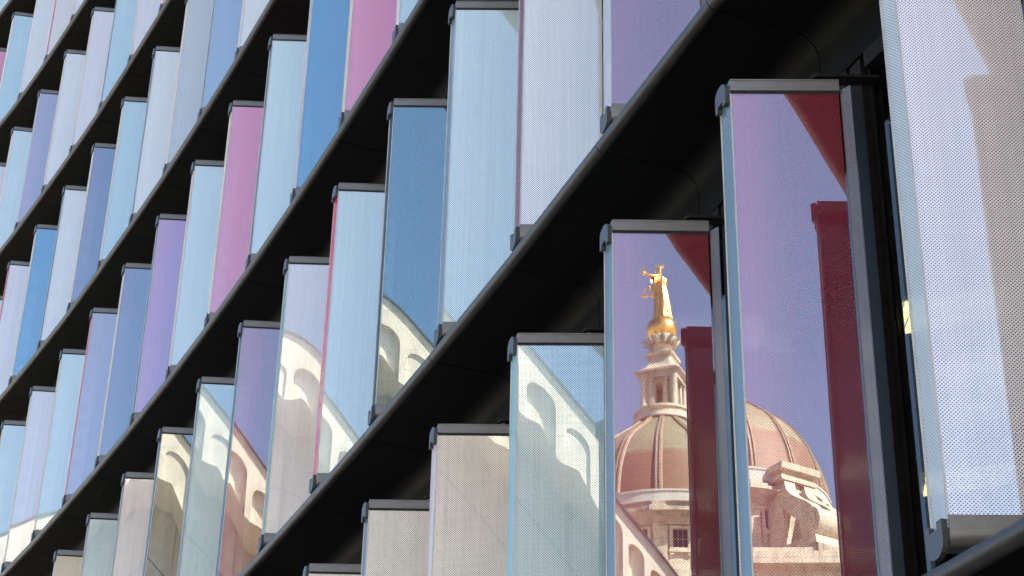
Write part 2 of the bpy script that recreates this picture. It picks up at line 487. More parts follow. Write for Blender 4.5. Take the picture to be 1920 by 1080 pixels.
b = MB(); b.add(*along(2.45, 2.6, -3, 25, 0.135, 0.13)); tag(b.obj("kerb", MT['shop']), kind='structure')
b = MB()
for i in range(-3, 25, 2):
    b.add(*along(5.5, 5.62, i, i + 1, 0.008))
tag(b.obj("road_marking", MT['paint']), kind='structure')

# ------------------------------------------------------------------ office building
bld = tag(empty("office_building", (P(0).x + 1.0, P(0).y, 0)), "dark curved office building with black soffits and round nosings behind the coloured fins", "building")
BO = Vector(bld.location)
def T2(p): return (p[0] - BO.x, p[1] - BO.y, p[2])
HN = 0.60     # nosing centre above the rail top
TR = 0.045
BAYS = range(-3, 24)
def bay_frame(i):
    """joint-to-joint bay: start, unit along, outward normal, length"""
    a, c = P(i + 0.09), P(i + 1.09)
    d = c - a; L = d.length; d /= L
    return a, d, Vector((-d.y, d.x)), L
def bend(i):  # inward offset mapping at joints, mitred with the neighbours
    return None
def jpt(i, inward):
    """point on the mitre line at joint i"""
    p = P(i + 0.09)
    d0 = (P(i + 0.09) - P(max(i - 0.91, I0))); d1 = (P(min(i + 1.09, 25)) - P(i + 0.09))
    if d0.length < 1e-4: d0 = d1
    n0 = Vector((-d0.y, d0.x)).normalized(); n1 = Vector((-d1.y, d1.x)).normalized()
    nn = (n0 + n1).normalized()
    return p - nn * (inward / max(0.5, nn.dot(n1)))
def strip(i, prof, gap, mat, name):
    """profile (inward, height) swept along one bay with a small open joint at each end"""
    v = []; n = len(prof)
    a, d, nr, L = bay_frame(i)
    for e, s in ((i, 1), (i + 1, -1)):
        for inw, h in prof:
            q = jpt(e, inw) + d * (gap / 2 * s)
            v.append((q.x, q.y, h))
    f = [(k, (k + 1) % n, n + (k + 1) % n, n + k) for k in range(n)] + [tuple(range(n - 1, -1, -1)), tuple(range(n, 2 * n))]
    b = MB(); b.add([T2(p) for p in v], f)
    return b.me(name, mat, angle=R(35))
circ = [(TR * math.cos(t) * 1.0, HN + TR * math.sin(t)) for t in [2 * math.pi * k / 14 for k in range(14)]]
# soffit sheet: flat, rounded knee, upright down to the window head
so = [(0.02, HN - 0.038), (0.50, HN - 0.038)]
for k in range(1, 7):
    t = math.pi / 2 * k / 6
    so.append((0.50 + 0.14 * math.sin(t), HN - 0.038 - 0.14 * (1 - math.cos(t))))
so += [(0.64, 0.20), (0.655, 0.20), (0.655, HN - 0.02), (0.02, HN - 0.02)]
bay_mesh = {}
GL = 0.72
for i in BAYS:
    if i > 23: break
    bay_mesh[i] = dict(
        nosing=strip(i, circ, 0.006, MT['nose'], "nosing"),
        soffit=strip(i, so, 0.009, MT['soffit'], "soffit_panel"))
    # window between mullions: from the mullion left of fin i+1 to the one at fin i
    q0, q1 = P(i - 0.13), P(i + 0.87)
    d = (q1 - q0).normalized(); nr = Vector((-d.y, d.x))
    p0 = q0 - nr * GL; p1 = q1 - nr * GL
    b = MB(); gd = 0.012
    b.add([T2((p.x - nr.x * g, p.y - nr.y * g, z)) for z in (HN + 0.03, H + 0.14) for g in (0, gd) for p in (p0, p1)],
          [(0, 1, 5, 4), (3, 2, 6, 7), (0, 2, 3, 1), (4, 5, 7, 6), (0, 4, 6, 2), (1, 3, 7, 5)])
    bay_mesh[i]['window'] = b.me("window_glass", MT['window'])
    def fr(t, w):  # plan point along the glass line
        p = q0 + d * t - nr * w
        return p
    b = MB()
    hw = 0.07
    pts = [fr(-0.015, 0.66), fr(0.085, 0.66), fr(0.085, 0.715), fr(-0.015, 0.715)]
    b.prism([(p.x, p.y) for p in pts], HN + 0.02, H + 0.20, T2)
    pts = [fr(-0.035, 0.703), fr(hw + 0.02, 0.703), fr(hw + 0.02, 0.718), fr(-0.035, 0.718)]
    b.prism([(p.x, p.y) for p in pts], HN + 0.021, H + 0.19, T2)
    bay_mesh[i]['mullion'] = b.me("mullion", MT['frame'])
    b = MB()
    Lw = (q1 - q0).length
    for za, zb, w0, w1 in ((H + 0.10, H + 0.199, 0.645, 0.718), (HN + 0.031, HN + 0.10, 0.66, 0.718)):
        pts = [fr(hw + 0.031, w0), fr(Lw - hw - 0.031, w0), fr(Lw - hw - 0.031, w1), fr(hw + 0.031, w1)]
        b = MB()
        b.prism([(p.x, p.y) for p in pts], za, zb, T2)
        bay_mesh[i]['wframe' if za > 2 else 'wsill'] = b.me("window_frame" if za > 2 else "window_sill", MT['frame'])
    b = MB()
    pts = [fr(Lw - 0.085, 0.745), fr(Lw - 0.03, 0.745), fr(Lw - 0.03, 0.755), fr(Lw - 0.085, 0.755)]
    b.prism([(p.x, p.y) for p in pts], HN + 0.04, H + 0.10, T2)
    bay_mesh[i]['blind'] = b.me("blind", MT['blind'])
    # a bracket arm that holds the fin's pivot, at the fin's inner end
def part(name, me, z):
    o = link(name, me, bld, (0, 0, z)); return o
for r in range(0, NROW + 1):
    z = Z0 + r * H
    for i in BAYS:
        m = bay_mesh[i]
        part("nosing", m['nosing'], z)
        part("soffit_panel", m['soffit'], z)
        if r < NROW:
            part("mullion", m['mullion'], z)
            g = part("window_glass", m['window'], z)
            link("window_frame", m['wframe'], g); link("window_sill", m['wsill'], g)
            if i <= 8:
                part("blind", m['blind'], z)
for r in range(0, 3):
    for lx, ly in ((2.48, 10.45), (3.16, 13.05), (3.9, 15.65)):
        b = MB()
        b.prism([(lx, ly), (lx + 0.6, ly - 0.24), (lx + 0.66, ly + 0.12), (lx + 0.06, ly + 0.40)], Z0 + (r + 1) * H + 0.095, Z0 + (r + 1) * H + 0.115, T2)
        b.obj("ceiling_light", MT['lamp'], bld)
# slabs (upper deck over each soffit) with ceilings, one per storey
for r in range(0, NROW + 1):
    z = Z0 + r * H
    v, f = along(-0.03, -7.5, -3, 24, z + HN + 0.012, 0.025)
    b = MB(); b.add([T2(p) for p in v], f); b.obj("floor_slab", MT['slab'], bld)
    v, f = along(-0.80, -7.5, -3, 24, z + 0.15, 0.03)
    b = MB(); b.add([T2(p) for p in v], f); b.obj("ceiling", MT['ceil'], bld)
v, f = along(-7.5, -14.0, -3, 24, Z0 + NROW * H + 2.5, Z0 + NROW * H + 2.5)
b = MB(); b.add([T2(p) for p in v], f); b.obj("core_wall", MT['core'], bld)
# ground floor
v, f = along(-0.5, -0.8, -3, 24, Z0 - 0.1, Z0 - 0.1)
b = MB()
for i in range(-3, 24):
    a, c = P(i - 0.13), P(i + 0.06)
    d = (c - a).normalized(); nr = Vector((-d.y, d.x))
    pts = [a - nr * 0.35, c - nr * 0.35, c - nr * 0.9, a - nr * 0.9]
    pr = MB(); pr.prism([(p.x, p.y) for p in pts], 0.13, Z0 + 0.2, T2)
    pr.obj("shopfront_pier", MT['shop'], bld)
v, f = along(-0.62, -0.64, -3, 24, Z0 + 0.2, Z0 + 0.07)
b = MB(); b.add([T2(p) for p in v], f); b.obj("shopfront_glass", MT['window'], bld)
v, f = along(-0.1, -7.5, -3, 24, Z0 + NROW * H + 0.95, 0.25)
b = MB(); b.add([T2(p) for p in v], f); b.obj("roof", MT['slab'], bld)
# end wall at the near end
a = P(-3); d = (P(-2) - P(-3)).normalized(); nr = Vector((-d.y, d.x))
pts = [a - nr * 0.1 - d * 0.05, a - nr * 7.4 - d * 0.05, a - nr * 7.4 - d * 0.35, a - nr * 0.1 - d * 0.35]
b = MB(); b.prism([(p.x, p.y) for p in pts], 0.13, Z0 + NROW * H + 0.9, T2); b.obj("end_wall", MT['slab'], bld)
a = P(24); d = (P(24) - P(23)).normalized(); nr = Vector((-d.y, d.x))
pts = [a - nr * 0.1 + d * 0.35, a - nr * 7.4 + d * 0.35, a - nr * 7.4 + d * 0.05, a - nr * 0.1 + d * 0.05]
b = MB(); b.prism([(p.x, p.y) for p in pts], 0.13, Z0 + NROW * H + 0.9, T2); b.obj("end_wall", MT['slab'], bld)

# ------------------------------------------------------------------ the fins
W = 0.555            # pane width
SX, SY = -0.041, 0.125   # back corner of the outer edge
GB_ = 0.828          # bottom of the glass above the rail top of the storey below
FZ = 0.705           # base of the fin
FH = H - FZ          # overall height of the fin
ZG0 = GB_ - FZ
ZG1 = FH - 0.088
def pane_mesh(name, a, c, z0, z1, th, mat, u0=0.0):
    a = Vector(a); c = Vector(c); d = c - a; L = d.length; d /= L
    n = Vector((-d.y, d.x)) * th       # thickness goes to the left of a->c (inside)
    v = []
    for z in (z0, z1):
        for q in (a, c, c + n, a + n):
            v.append((q.x, q.y, z))
    f = [(0, 1, 5, 4), (2, 3, 7, 6), (1, 2, 6, 5), (3, 0, 4, 7), (0, 3, 2, 1), (4, 5, 6, 7)]
    uvs = [[(u0, z0), (u0 + L, z0), (u0 + L, z1), (u0, z1)], [(u0 + L, z0), (u0, z0), (u0, z1), (u0 + L, z1)]]
    uvs += [[(0.008, z0 + 0.003), (0.0085, z0 + 0.003), (0.0085, z0 + 0.0035), (0.008, z0 + 0.0035)]] * 4
    return mesh(name, v, f, mat, uvs)
m_front = pane_mesh("front_pane", (0.004, 0), (W, 0), ZG0, ZG1, 0.010, MT['front'])
m_front.materials.append(MT['rear']); m_front.polygons[1].material_index = 1
m_pale = m_front.copy(); m_pale.name = "front_pane_pale"; m_pale.materials[0] = MT['pale']
m_side = pane_mesh("side_pane", (SX, SY), (-0.001, 0.003), ZG0 - 0.05, ZG1 + 0.02, 0.008, MT['side'])
m_back = pane_mesh("back_pane", (W + 0.004, SY), (SX + 0.012, SY), ZG0, ZG1, 0.008, MT['back'])
m_inner = pane_mesh("inner_edge_pane", (W + 0.010, 0.006), (W + 0.056, -0.040), ZG0, ZG1 + 0.03, 0.006, MT['inner'])
# top rail: box profile with a thin raised lip and a recessed gasket underneath
b = MB()
b.prism([(0.0, -0.006), (W + 0.006, -0.006), (W + 0.006, SY - 0.004), (-0.03, SY - 0.004)], ZG1 + 0.020, FH - 0.008)
b.prism([(0.0, -0.010), (W + 0.006, -0.010), (W + 0.006, SY - 0.006), (-0.03, SY - 0.006)], FH - 0.008, FH)
m_top = b.me("top_rail", MT['rail'])
b = MB(); b.prism([(0.006, 0.004), (W - 0.002, 0.004), (W - 0.002, SY - 0.012), (-0.02, SY - 0.012)], ZG1 - 0.004, ZG1 + 0.0199)
m_gask = b.me("gasket", MT['gasket'])
# bottom rail: upright face, then a round belly turning under
prof = [(-0.006, ZG0 + 0.002), (-0.006, ZG0 - 0.062)]
for k in range(1, 9):
    t = math.pi / 2 * k / 8
    prof.append((-0.006 + 0.055 * (1 - math.cos(t)) + 0.0, ZG0 - 0.064 - 0.050 * math.sin(t)))
prof += [(SY - 0.02, ZG0 - 0.114), (SY - 0.004, ZG0 - 0.09), (SY - 0.004, ZG0 + 0.002)]
b = MB(); b.prism(prof, 0.0, W + 0.006, lambda p: (p[2], p[0], p[1]))
m_bot = b.me("bottom_rail", MT['rail'], angle=R(25))
# end caps: D-shaped boots that clasp the outer edge pane, top and bottom
def cap_mesh(up):
    # plane of the side pane: s runs from the front corner back, z up
    d = Vector((SX, SY)); L = d.length; d /= L; n = Vector((-SY, SX)).normalized()
    s0, s1 = 0.012, L + 0.012
    poly = []
    hgt, rr = 0.105, 0.06
    if up:
        poly = [(s0, -0.062), (s0, 0.035)] + [((s0 + s1) / 2 - (s1 - s0) / 2 * math.cos(t), 0.035 + 0.045 * math.sin(t)) for t in [math.pi * k / 8 for k in range(1, 8)]] + [(s1, 0.035), (s1, -0.062), (s1 - 0.03, -0.062), (s1 - 0.03, -0.03), (s0 + 0.04, -0.03), (s0 + 0.04, -0.062)]
    else:
        poly = [(s0, 0.045), (s0, -0.045)] + [((s0 + s1) / 2 - (s1 - s0) / 2 * math.cos(t), -0.045 - 0.055 * math.sin(t)) for t in [math.pi * k / 8 for k in range(1, 8)]] + [(s1, -0.045), (s1, 0.045), (s1 - 0.03, 0.045), (s1 - 0.03, 0.015), (s0 + 0.04, 0.015), (s0 + 0.04, 0.045)]
    zc = ZG1 + 0.01 if up else ZG0 - 0.055
    def T(p):
        q = d * p[0] + n * p[2]
        return (q.x, q.y, zc + p[1])
    b = MB(); b.prism(poly, 0.001, 0.026, T)
    b.prism([(s0 + 0.001, -0.028 if up else -0.044), (s1 - 0.001, -0.028 if up else -0.044), (s1 - 0.001, 0.034 if up else 0.013), (s0 + 0.001, 0.034 if up else 0.013)], -0.03, 0.0009, T)
    return b.me("end_cap", MT['cap'])
m_cap_t, m_cap_b = cap_mesh(True), cap_mesh(False)
# bright glass edges on the two upright corners
def trim_mesh():
    b = MB()
    b.box(-0.004, 0.0035, -0.003, 0.004, ZG0 + 0.001, ZG1)
    b.box(SX - 0.005, SX + 0.005, SY - 0.004, SY + 0.006, ZG0 - 0.04, ZG1 + 0.0)
    return b.me("pane_edge", MT['trim'])
m_trim = trim_mesh()
# pivot: pin, washers and the arm back to the mullion
b = MB()
px_, py_ = W - 0.09, 0.055
b.lathe([(0.001, FH), (0.014, FH), (0.014, FH + 0.05), (0.001, FH + 0.05)], 12, T=lambda p: (p[0] + px_, p[1] + py_, p[2]))
b.lathe([(0.001, FH + 0.012), (0.034, FH + 0.012), (0.034, FH + 0.022), (0.001, FH + 0.022)], 16, T=lambda p: (p[0] + px_, p[1] + py_, p[2]))
m_pin = b.me("pivot_pin", MT['pin'], angle=R(40))
b = MB()
arm = [(px_ + 0.045 * math.cos(t), py_ + 0.045 * math.sin(t)) for t in [math.pi / 2 + math.pi * k / 10 for k in range(11)]] + [(W + 0.22, py_ - 0.035), (W + 0.22, py_ + 0.035)]
b.prism(arm, FH + 0.036, FH + 0.052)
b.lathe([(0.001, FH + 0.052), (0.036, FH + 0.052), (0.036, FH + 0.062), (0.022, FH + 0.068), (0.001, FH + 0.068)], 16, T=lambda p: (p[0] + px_, p[1] + py_, p[2]))
m_arm = b.me("pivot_bracket", MT['frame'], angle=R(40))

# colour of the sheet (linear), how strongly side light is painted pink at the outer edge, words
C = {
 'W': ((0.86, 0.87, 0.86), 0, "white"), 'L': ((0.86, 0.81, 0.85), 0, "pale lilac"), 'T': ((0.53, 0.74, 0.83), 0, "pale teal"),
 'P': ((0.67, 0.84, 0.88), 0, "pale blue"), 'A': ((0.84, 0.79, 0.74), 0, "warm white"), 'G': ((0.58, 0.61, 0.62), 0, "pale grey"),
 'M': ((0.245, 0.016, 0.042), 0.32, "purple mirrored"), 'R': ((0.90, 0.10, 0.19), 0.5, "pink"), 'B': ((0.04, 0.25, 0.50), 0, "deep blue"),
 'D': ((0.02, 0.13, 0.18), 0, "dark blue"), 'V': ((0.42, 0.16, 0.45), 0.35, "violet"), 'S': ((0.10, 0.12, 0.24), 0.1, "slate violet"),
 'N': ((0.09, 0.09, 0.085), 0, "grey mirrored"), 'K': ((0.32, 0.44, 0.62), 0, "periwinkle"), 'U': ((0.36, 0.32, 0.44), 0.1, "lilac blue"),
 'Q': ((0.22, 0.03, 0.06), 0.15, "dark violet"),
 'I': ((0.75, 0.66, 0.56), 0, "cream"), }
E_ = {
 'x': ((0.50, 0.52, 0.52), "pale grey"), 'b': ((0.17, 0.23, 0.27), "pale blue"), 'w': ((0.70, 0.70, 0.72), "white"), 'r': ((0.75, 0.05, 0.10), "red"), 'm': ((0.20, 0.05, 0.06), "maroon"),
 'c': ((0.78, 0.66, 0.56), "cream"), 'p': ((0.78, 0.60, 0.62), "pinkish"), 'd': ((0.06, 0.10, 0.14), "dark blue"), 'l': ((0.55, 0.52, 0.62), "lavender"),
 't': ((0.30, 0.50, 0.52), "teal"), 'g': ((0.30, 0.32, 0.34), "grey"), }
ROWS = {
 1: {-1: 'Ww', 0: 'Lx', 1: 'Mb', 2: 'Mb', 3: 'Tt', 4: 'Ap', 5: 'Ab', 6: 'Ag'},
 2: {2: 'Ql', 3: 'Wm', 4: 'Pb', 5: 'Dd', 6: 'Pr', 7: 'Lt', 8: 'Md', 9: 'Tb', 10: 'Nd', 11: 'Lg', 12: 'Tg', 13: 'Ip', 14: 'Ac'},
 3: {4: 'Tp', 5: 'Tp', 6: 'Rc', 7: 'Bl', 8: 'Pb', 9: 'Rc', 10: 'Pp', 11: 'Vb', 12: 'Sc', 13: 'Ur', 14: 'Pc', 15: 'Lc', 16: 'Pc', 17: 'Lc'},
 4: {7: 'Wp', 8: 'Ww', 9: 'Wp', 10: 'Kb', 11: 'Gc', 12: 'Wb', 13: 'Tc', 14: 'Sc', 15: 'Wb', 16: 'Bc', 17: 'Lr', 18: 'Pc'},
 5: {10: 'Wc', 11: 'Lp', 12: 'Rc', 13: 'Lp', 14: 'Tb', 15: 'Lc', 16: 'Wc', 17: 'Ul', 18: 'Pc', 19: 'Lc', 20: 'Pc'},
 6: {14: 'Wc', 15: 'Lc', 16: 'Lc', 17: 'Ar', 18: 'Wp', 19: 'Tc', 20: 'Rc', 21: 'Pc'},
 7: {17: 'Wc', 18: 'Pc', 19: 'Kb', 20: 'Pc', 21: 'Wc'},
}
YAW = {(1, 0): -2.4, (3, 12): 3.2, (3, 13): 3.2, (3, 14): 4.0, (3, 15): 4.9, (3, 16): 5.5, (1, 1): -1.85, (1, 2): -1.0, (1, 3): -2.24, (2, 5): -1.14, (2, 6): 1.62, (2, 7): 0.64, (2, 8): 3.44, (2, 9): 3.16, (2, 10): 4.18}
BAND = {1: "lowest band", 2: "second band up", 3: "third band up", 4: "fourth band up", 5: "fifth band up", 6: "sixth band up", 7: "topmost band"}
ORD = ["", "first", "second", "third", "fourth", "fifth", "sixth", "seventh", "eighth", "ninth", "tenth", "eleventh", "twelfth", "thirteenth", "fourteenth"]
seen = {}
for r, d in ROWS.items():
    ks = sorted(d)
    for i in ks:
        cc, ee = C[d[i][0]], E_[d[i][1]]
        p = P(i)
        yaw = YAW.get((r, i), ang(i) - 23.5)
        fin = empty("glass_fin", (p.x, p.y, Z0 + (r - 1) * H + FZ), R(yaw))
        nth = ORD[ks.index(i) + 1 - (1 if r == 1 else 0)] if (ks.index(i) or r != 1) else "outermost"
        lab = "%s glass fin with %s edge, %s from right in %s" % (cc[2], ee[1], nth, BAND[r])
        if r == 1 and i == 1: lab = "purple mirrored glass fin reflecting the right half of the domed courthouse"
        if r == 1 and i == 2: lab = "purple mirrored glass fin reflecting the golden statue on its dome"
        if r == 1 and i == 0: lab = "large near white perforated fin at the right edge, its lower end showing"
        if r == 1 and i == 3: lab = "pale teal mirrored fin just left of the fin with the golden statue"
        tag(fin, lab, "glass fin", "coloured glass fins hung in bands between the floors")
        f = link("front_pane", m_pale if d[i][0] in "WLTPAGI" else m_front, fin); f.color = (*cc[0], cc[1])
        ip = link("inner_edge_pane", m_inner, fin); ip.color = (0.15, 0.105, 0.085, 0)
        s = link("side_pane", m_side, fin); s.color = (*ee[0], 0)
        bk = link("back_pane", m_back, fin); bk.color = (0.62, 0.54, 0.48, 0) if cc[2] not in ("dark blue",) else (0.5, 0.5, 0.5, 0)
        t = link("top_rail", m_top, fin); link("gasket", m_gask, t)
        link("bottom_rail", m_bot, fin)
        link("end_cap", m_cap_t, fin); link("end_cap", m_cap_b, fin)
        link("pane_edge", m_trim, fin)
        link("pivot_pin", m_pin, fin); link("pivot_bracket", m_arm, fin)

# ------------------------------------------------------------------ the domed courthouse across the street (seen mirrored)
AX = Vector((5.696, -77.118, 0))
court = tag(empty("courthouse", (AX.x, AX.y, -0.32)), "stone courthouse with ribbed copper dome and lantern, reflected in the purple fins", "building")
ROT = R(90 + 6.9)      # a rib faces the street
N16 = 16
dz = EYE
def cobj(b, name, mat, parent=court, smooth=False, angle=None):
    return b.obj(name, mat, parent, smooth=smooth, angle=angle)
# dome shell
dome_prof = [(5.85, 39.95), (5.76, 40.7), (5.58, 41.5), (5.30, 42.3), (4.95, 43.0), (4.50, 43.7), (3.95, 44.3), (3.25, 44.85), (2.6, 45.35), (2.1, 45.75), (1.6, 46.25), (1.3, 46.35)]
b = MB(); b.lathe([(r_, z_ + dz) for r_, z_ in dome_prof], 96)
dome = cobj(b, "dome", MT['dome'], smooth=True)
for k in range(N16):
    a = ROT + 2 * math.pi * k / N16
    def rib(off, wd, ht):
        v = []
        for r_, z_ in dome_prof[:-1]:
            sc = 0.55 + 0.45 * r_ / 5.6
            for ds, dr in ((-wd, 0.0), (-wd * 0.8, ht), (wd * 0.8, ht), (wd, 0.0)):
                x = (r_ + dr) ; y = off * sc + ds * sc
                v.append((x * math.cos(a) - y * math.sin(a), x * math.sin(a) + y * math.cos(a), z_ + dz + (0.02 if dr else 0)))
        f = []
        for j in range(len(dome_prof) - 2):
            for q in range(3):
                f.append((4 * j + q, 4 * j + q + 1, 4 * j + q + 5, 4 * j + q + 4))
        return v, f
    b = MB(); b.add(*rib(-0.10, 0.06, 0.13)); b.add(*rib(0.10, 0.06, 0.13)); b.add(*rib(0, 0.22, 0.05))
    o = cobj(b, "rib", MT['ribm'], dome)
# base band
b = MB(); b.lathe([(5.6, 40.0 + dz), (5.98, 39.95 + dz), (5.98, 39.85 + dz), (5.92, 39.8 + dz), (5.92, 39.35 + dz), (6.0, 39.3 + dz), (5.9, 39.25 + dz)], 96)
cobj(b, "dome_base_band", MT['white_lead'], angle=R(30))
b = MB(); b.lathe([(5.8, 39.3 + dz), (5.8, 38.98 + dz), (6.05, 38.95 + dz), (6.38, 38.8 + dz), (6.38, 38.62 + dz), (6.1, 38.5 + dz), (5.6, 38.38 + dz), (5.45, 38.2 + dz), (5.3, 38.2 + dz)], 96)
cobj(b, "cornice", MT['stone_dirty'], angle=R(30))
b = MB(); b.lathe([(5.25, 38.25 + dz), (5.25, 31.0 + dz)], 96)
drum = cobj(b, "drum_wall", MT['stone'], smooth=True)
def ringT(a, rad):
    """local frame on the drum: x across, y outwards, z up"""
    def T(p):
        x, y, z = p
        rr = rad + y
        return (rr * math.cos(a) - x * math.sin(a), rr * math.sin(a) + x * math.cos(a), z + dz)
    return T
for k in range(N16):
    a = ROT + 2 * math.pi * k / N16
    T = ringT(a, 5.2)
    b = MB(); b.box(-0.36, 0.36, 0, 0.22, 31, 38.24, T); b.box(-0.42, 0.42, 0.0, 0.26, 37.85, 38.1, T)
    b.box(-0.45, 0.45, 0.6, 1.28, 38.58, 38.86, T)
    b.box(-0.34, 0.34, 0.5, 0.9, 38.9, 39.24, T)
    cobj(b, "pilaster", MT['stone'])
    T = ringT(a + math.pi / N16, 5.2)
    b = MB()
    w, z0, z1 = 0.40, 36.95, 38.0
    b.box(-w - 0.17, -w, 0, 0.16, z0 - 0.15, z1 + 0.15, T); b.box(w, w + 0.17, 0, 0.16, z0 - 0.15, z1 + 0.15, T)
    b.box(-w, w, 0, 0.16, z1, z1 + 0.15, T); b.box(-w - 0.22, w + 0.22, 0, 0.24, z0 - 0.27, z0 - 0.15, T); b.box(-w, w, 0, 0.16, z0 - 0.15, z0, T)
    b.box(-w - 0.2, -w + 0.05, 0, 0.2, z0 - 0.4, z0 - 0.27, T); b.box(w - 0.05, w + 0.2, 0, 0.2, z0 - 0.4, z0 - 0.27, T)
    win = cobj(b, "window", MT['stone'])
    b = MB(); b.box(-w, w, 0.03, 0.055, z0, z1, T); cobj(b, "pane", MT['dark'], win)
    b = MB()
    for xx in (-w + 0.02, -0.13, 0.13, w - 0.02): b.box(xx - 0.018, xx + 0.018, 0.056, 0.09, z0, z1, T)
    for zz in (z0 + 0.02, z0 + 0.5, z1 - 0.02): b.box(-w, w, 0.058, 0.088, zz - 0.018, zz + 0.018, T)
    cobj(b, "sash", MT['shop'], win)
# podium ring and main block
b = MB(); b.lathe([(5.3, 35.6 + dz), (5.9, 35.5 + dz), (5.9, 35.2 + dz), (5.6, 35.1 + dz), (5.6, 30.0 + dz)], 64); cobj(b, "drum_base", MT['stone_dirty'], angle=R(30))
b = MB(); b.box(-8.6, 8.6, -8.6, 8.6, 0, 33.4 + dz); b.box(-9.3, 9.3, -9.3, 9.3, 33.4 + dz, 34.0 + dz); b.box(-9.0, 9.0, -9.0, 9.0, 34.0 + dz, 34.3 + dz)
cobj(b, "main_block", MT['stone'])
b = MB(); b.box(-30, -8.6, -12, 6, 0, 26); b.box(8.6, 34, -12, 6, 0, 24); b.box(-30.5, -8.6, -12.5, 6.5, 26, 26.8); b.box(8.6, 34.5, -12.5, 6.5, 24, 24.8)
cobj(b, "side_range", MT['stone'])
# scroll buttresses at the four corners
def butt(a):
    def T(p):  # p = (radial, height, across)
        return (p[0] * math.cos(a) - p[2] * math.sin(a), p[0] * math.sin(a) + p[2] * math.cos(a), p[1] + dz)
    b = MB()
    b.prism([(4.6, 34.2), (6.4, 34.2), (6.4, 39.1), (4.6, 39.1)], -0.85, 0.85, T)
    b.prism([(4.8, 39.1), (6.75, 39.1), (6.75, 39.35), (4.8, 39.35)], -1.1, 1.1, T)
    b.prism([(4.8, 39.35), (6.6, 39.35), (6.6, 39.62), (4.8, 39.62)], -0.98, 0.98, T)
    b.prism([(4.8, 39.62), (6.95, 39.62), (7.0, 39.95), (4.8, 39.95)], -1.22, 1.22, T)
    # S shaped scroll with its slot, falling outwards
    outer = []; inner = []
    for k in range(15):
        t = k / 14
        x = 6.6 + 0.15 + 2.2 * (t - math.sin(2 * math.pi * t) / (2 * math.pi) * 0.9)
        z = 39.0 - 2.7 * t
        outer.append((x, z))
    for k in range(15):
        t = 1 - k / 14
        x = 6.6 - 0.25 + 2.0 * (t - math.sin(2 * math.pi * t) / (2 * math.pi) * 0.9)
        z = 38.6 - 2.9 * t - 0.35 * math.sin(math.pi * t)
        inner.append((x, z))
    b2 = MB()
    for sgn in (-0.62, 0.62):
        n = len(outer)
        for k in range(n - 1):
            q = [outer[k], outer[k + 1], inner[n - 2 - k], inner[n - 1 - k]]
            b2.prism(q, sgn - 0.33, sgn + 0.33, T)
    vol = (8.55, 36.15)
    for rr_, hw_ in ((0.78, 1.0), (0.5, 1.08), (0.24, 1.16)):
        b2.prism([(vol[0] + rr_ * math.cos(t), vol[1] + rr_ * math.sin(t)) for t in [2 * math.pi * k / 20 for k in range(20)]], -hw_, hw_, T)
    b2.prism([(6.5, 34.3), (9.1, 34.3), (8.9, 35.45), (6.5, 35.6)], -1.0, 1.0, T)
    b3 = MB()
    b3.prism([(6.0, 34.05), (9.9, 34.05), (9.9, 34.5), (9.6, 34.62), (6.0, 34.62)], -1.7, 1.7, T)
    o = cobj(b, "corner_pier", MT['stone'])
    cobj(b2, "scroll", MT['stone'], o, angle=R(40))
    cobj(b3, "ledge", MT['stone_dirty'], o)
for k in range(4):
    butt(R(56) + k * math.pi / 2)
# lantern
b = MB(); b.lathe([(1.45, 46.2 + dz), (1.78, 46.25 + dz), (1.78, 46.4 + dz), (1.62, 46.5 + dz), (1.62, 46.8 + dz), (1.74, 46.85 + dz), (1.74, 46.98 + dz), (0.2, 47.0 + dz)], 48)
lantern = cobj(b, "lantern", MT['stone'], angle=R(30))
def frame_(a):
    def T(p): return (p[1] * math.cos(a) - p[0] * math.sin(a), p[1] * math.sin(a) + p[0] * math.cos(a), p[2] + dz)
    return T
LR = R(111)
for k in range(4):
    T = frame_(LR + k * math.pi / 2)
    b = MB()
    # wall face set back behind the columns, with a tall opening
    b.box(-0.78, -0.24, 0.50, 0.80, 46.99, 48.95, T); cobj(b, "lantern_wall", MT['stone'], lantern)
    b = MB(); b.box(0.24, 0.78, 0.50, 0.80, 46.99, 48.95, T); cobj(b, "lantern_wall", MT['stone'], lantern)
    b = MB(); b.box(-0.24, 0.24, 0.50, 0.78, 48.72, 48.95, T); cobj(b, "lintel", MT['stone'], lantern)
    for sx_ in (-0.42, 0.42):
        b = MB(); b.box(sx_ - 0.13, sx_ + 0.13, 0.801, 0.92, 46.99, 48.8, T); b.box(sx_ - 0.17, sx_ + 0.17, 0.80, 0.96, 48.8, 48.93, T)
        cobj(b, "pilaster", MT['stone'], lantern)
    b = MB()
    c0 = T((0.90, 0.90, 0))
    b.lathe([(0.23, 46.98 + dz), (0.23, 47.1 + dz), (0.175, 47.14 + dz), (0.155, 48.7 + dz), (0.21, 48.8 + dz), (0.24, 48.93 + dz), (0.02, 48.93 + dz)], 16, T=lambda p: (p[0] + c0[0], p[1] + c0[1], p[2]))
    cobj(b, "column", MT['stone'], lantern, angle=R(40))
b = MB()
Tl = frame_(LR)
def oct_(h, ch):
    return [(-h + ch, -h), (h - ch, -h), (h, -h + ch), (h, h - ch), (h - ch, h), (-h + ch, h), (-h, h - ch), (-h, -h + ch)]
def layer(b, h, ch, z0, z1, h2=None):
    h2 = h if h2 is None else h2
    lo = [Tl((x, y, z0)) for x, y in oct_(h, ch)]; hi = [Tl((x, y, z1)) for x, y in oct_(h2, ch * h2 / h)]
    b.add(lo + hi, [tuple(range(7, -1, -1)), tuple(range(8, 16))] + [(i, (i + 1) % 8, 8 + (i + 1) % 8, 8 + i) for i in range(8)])
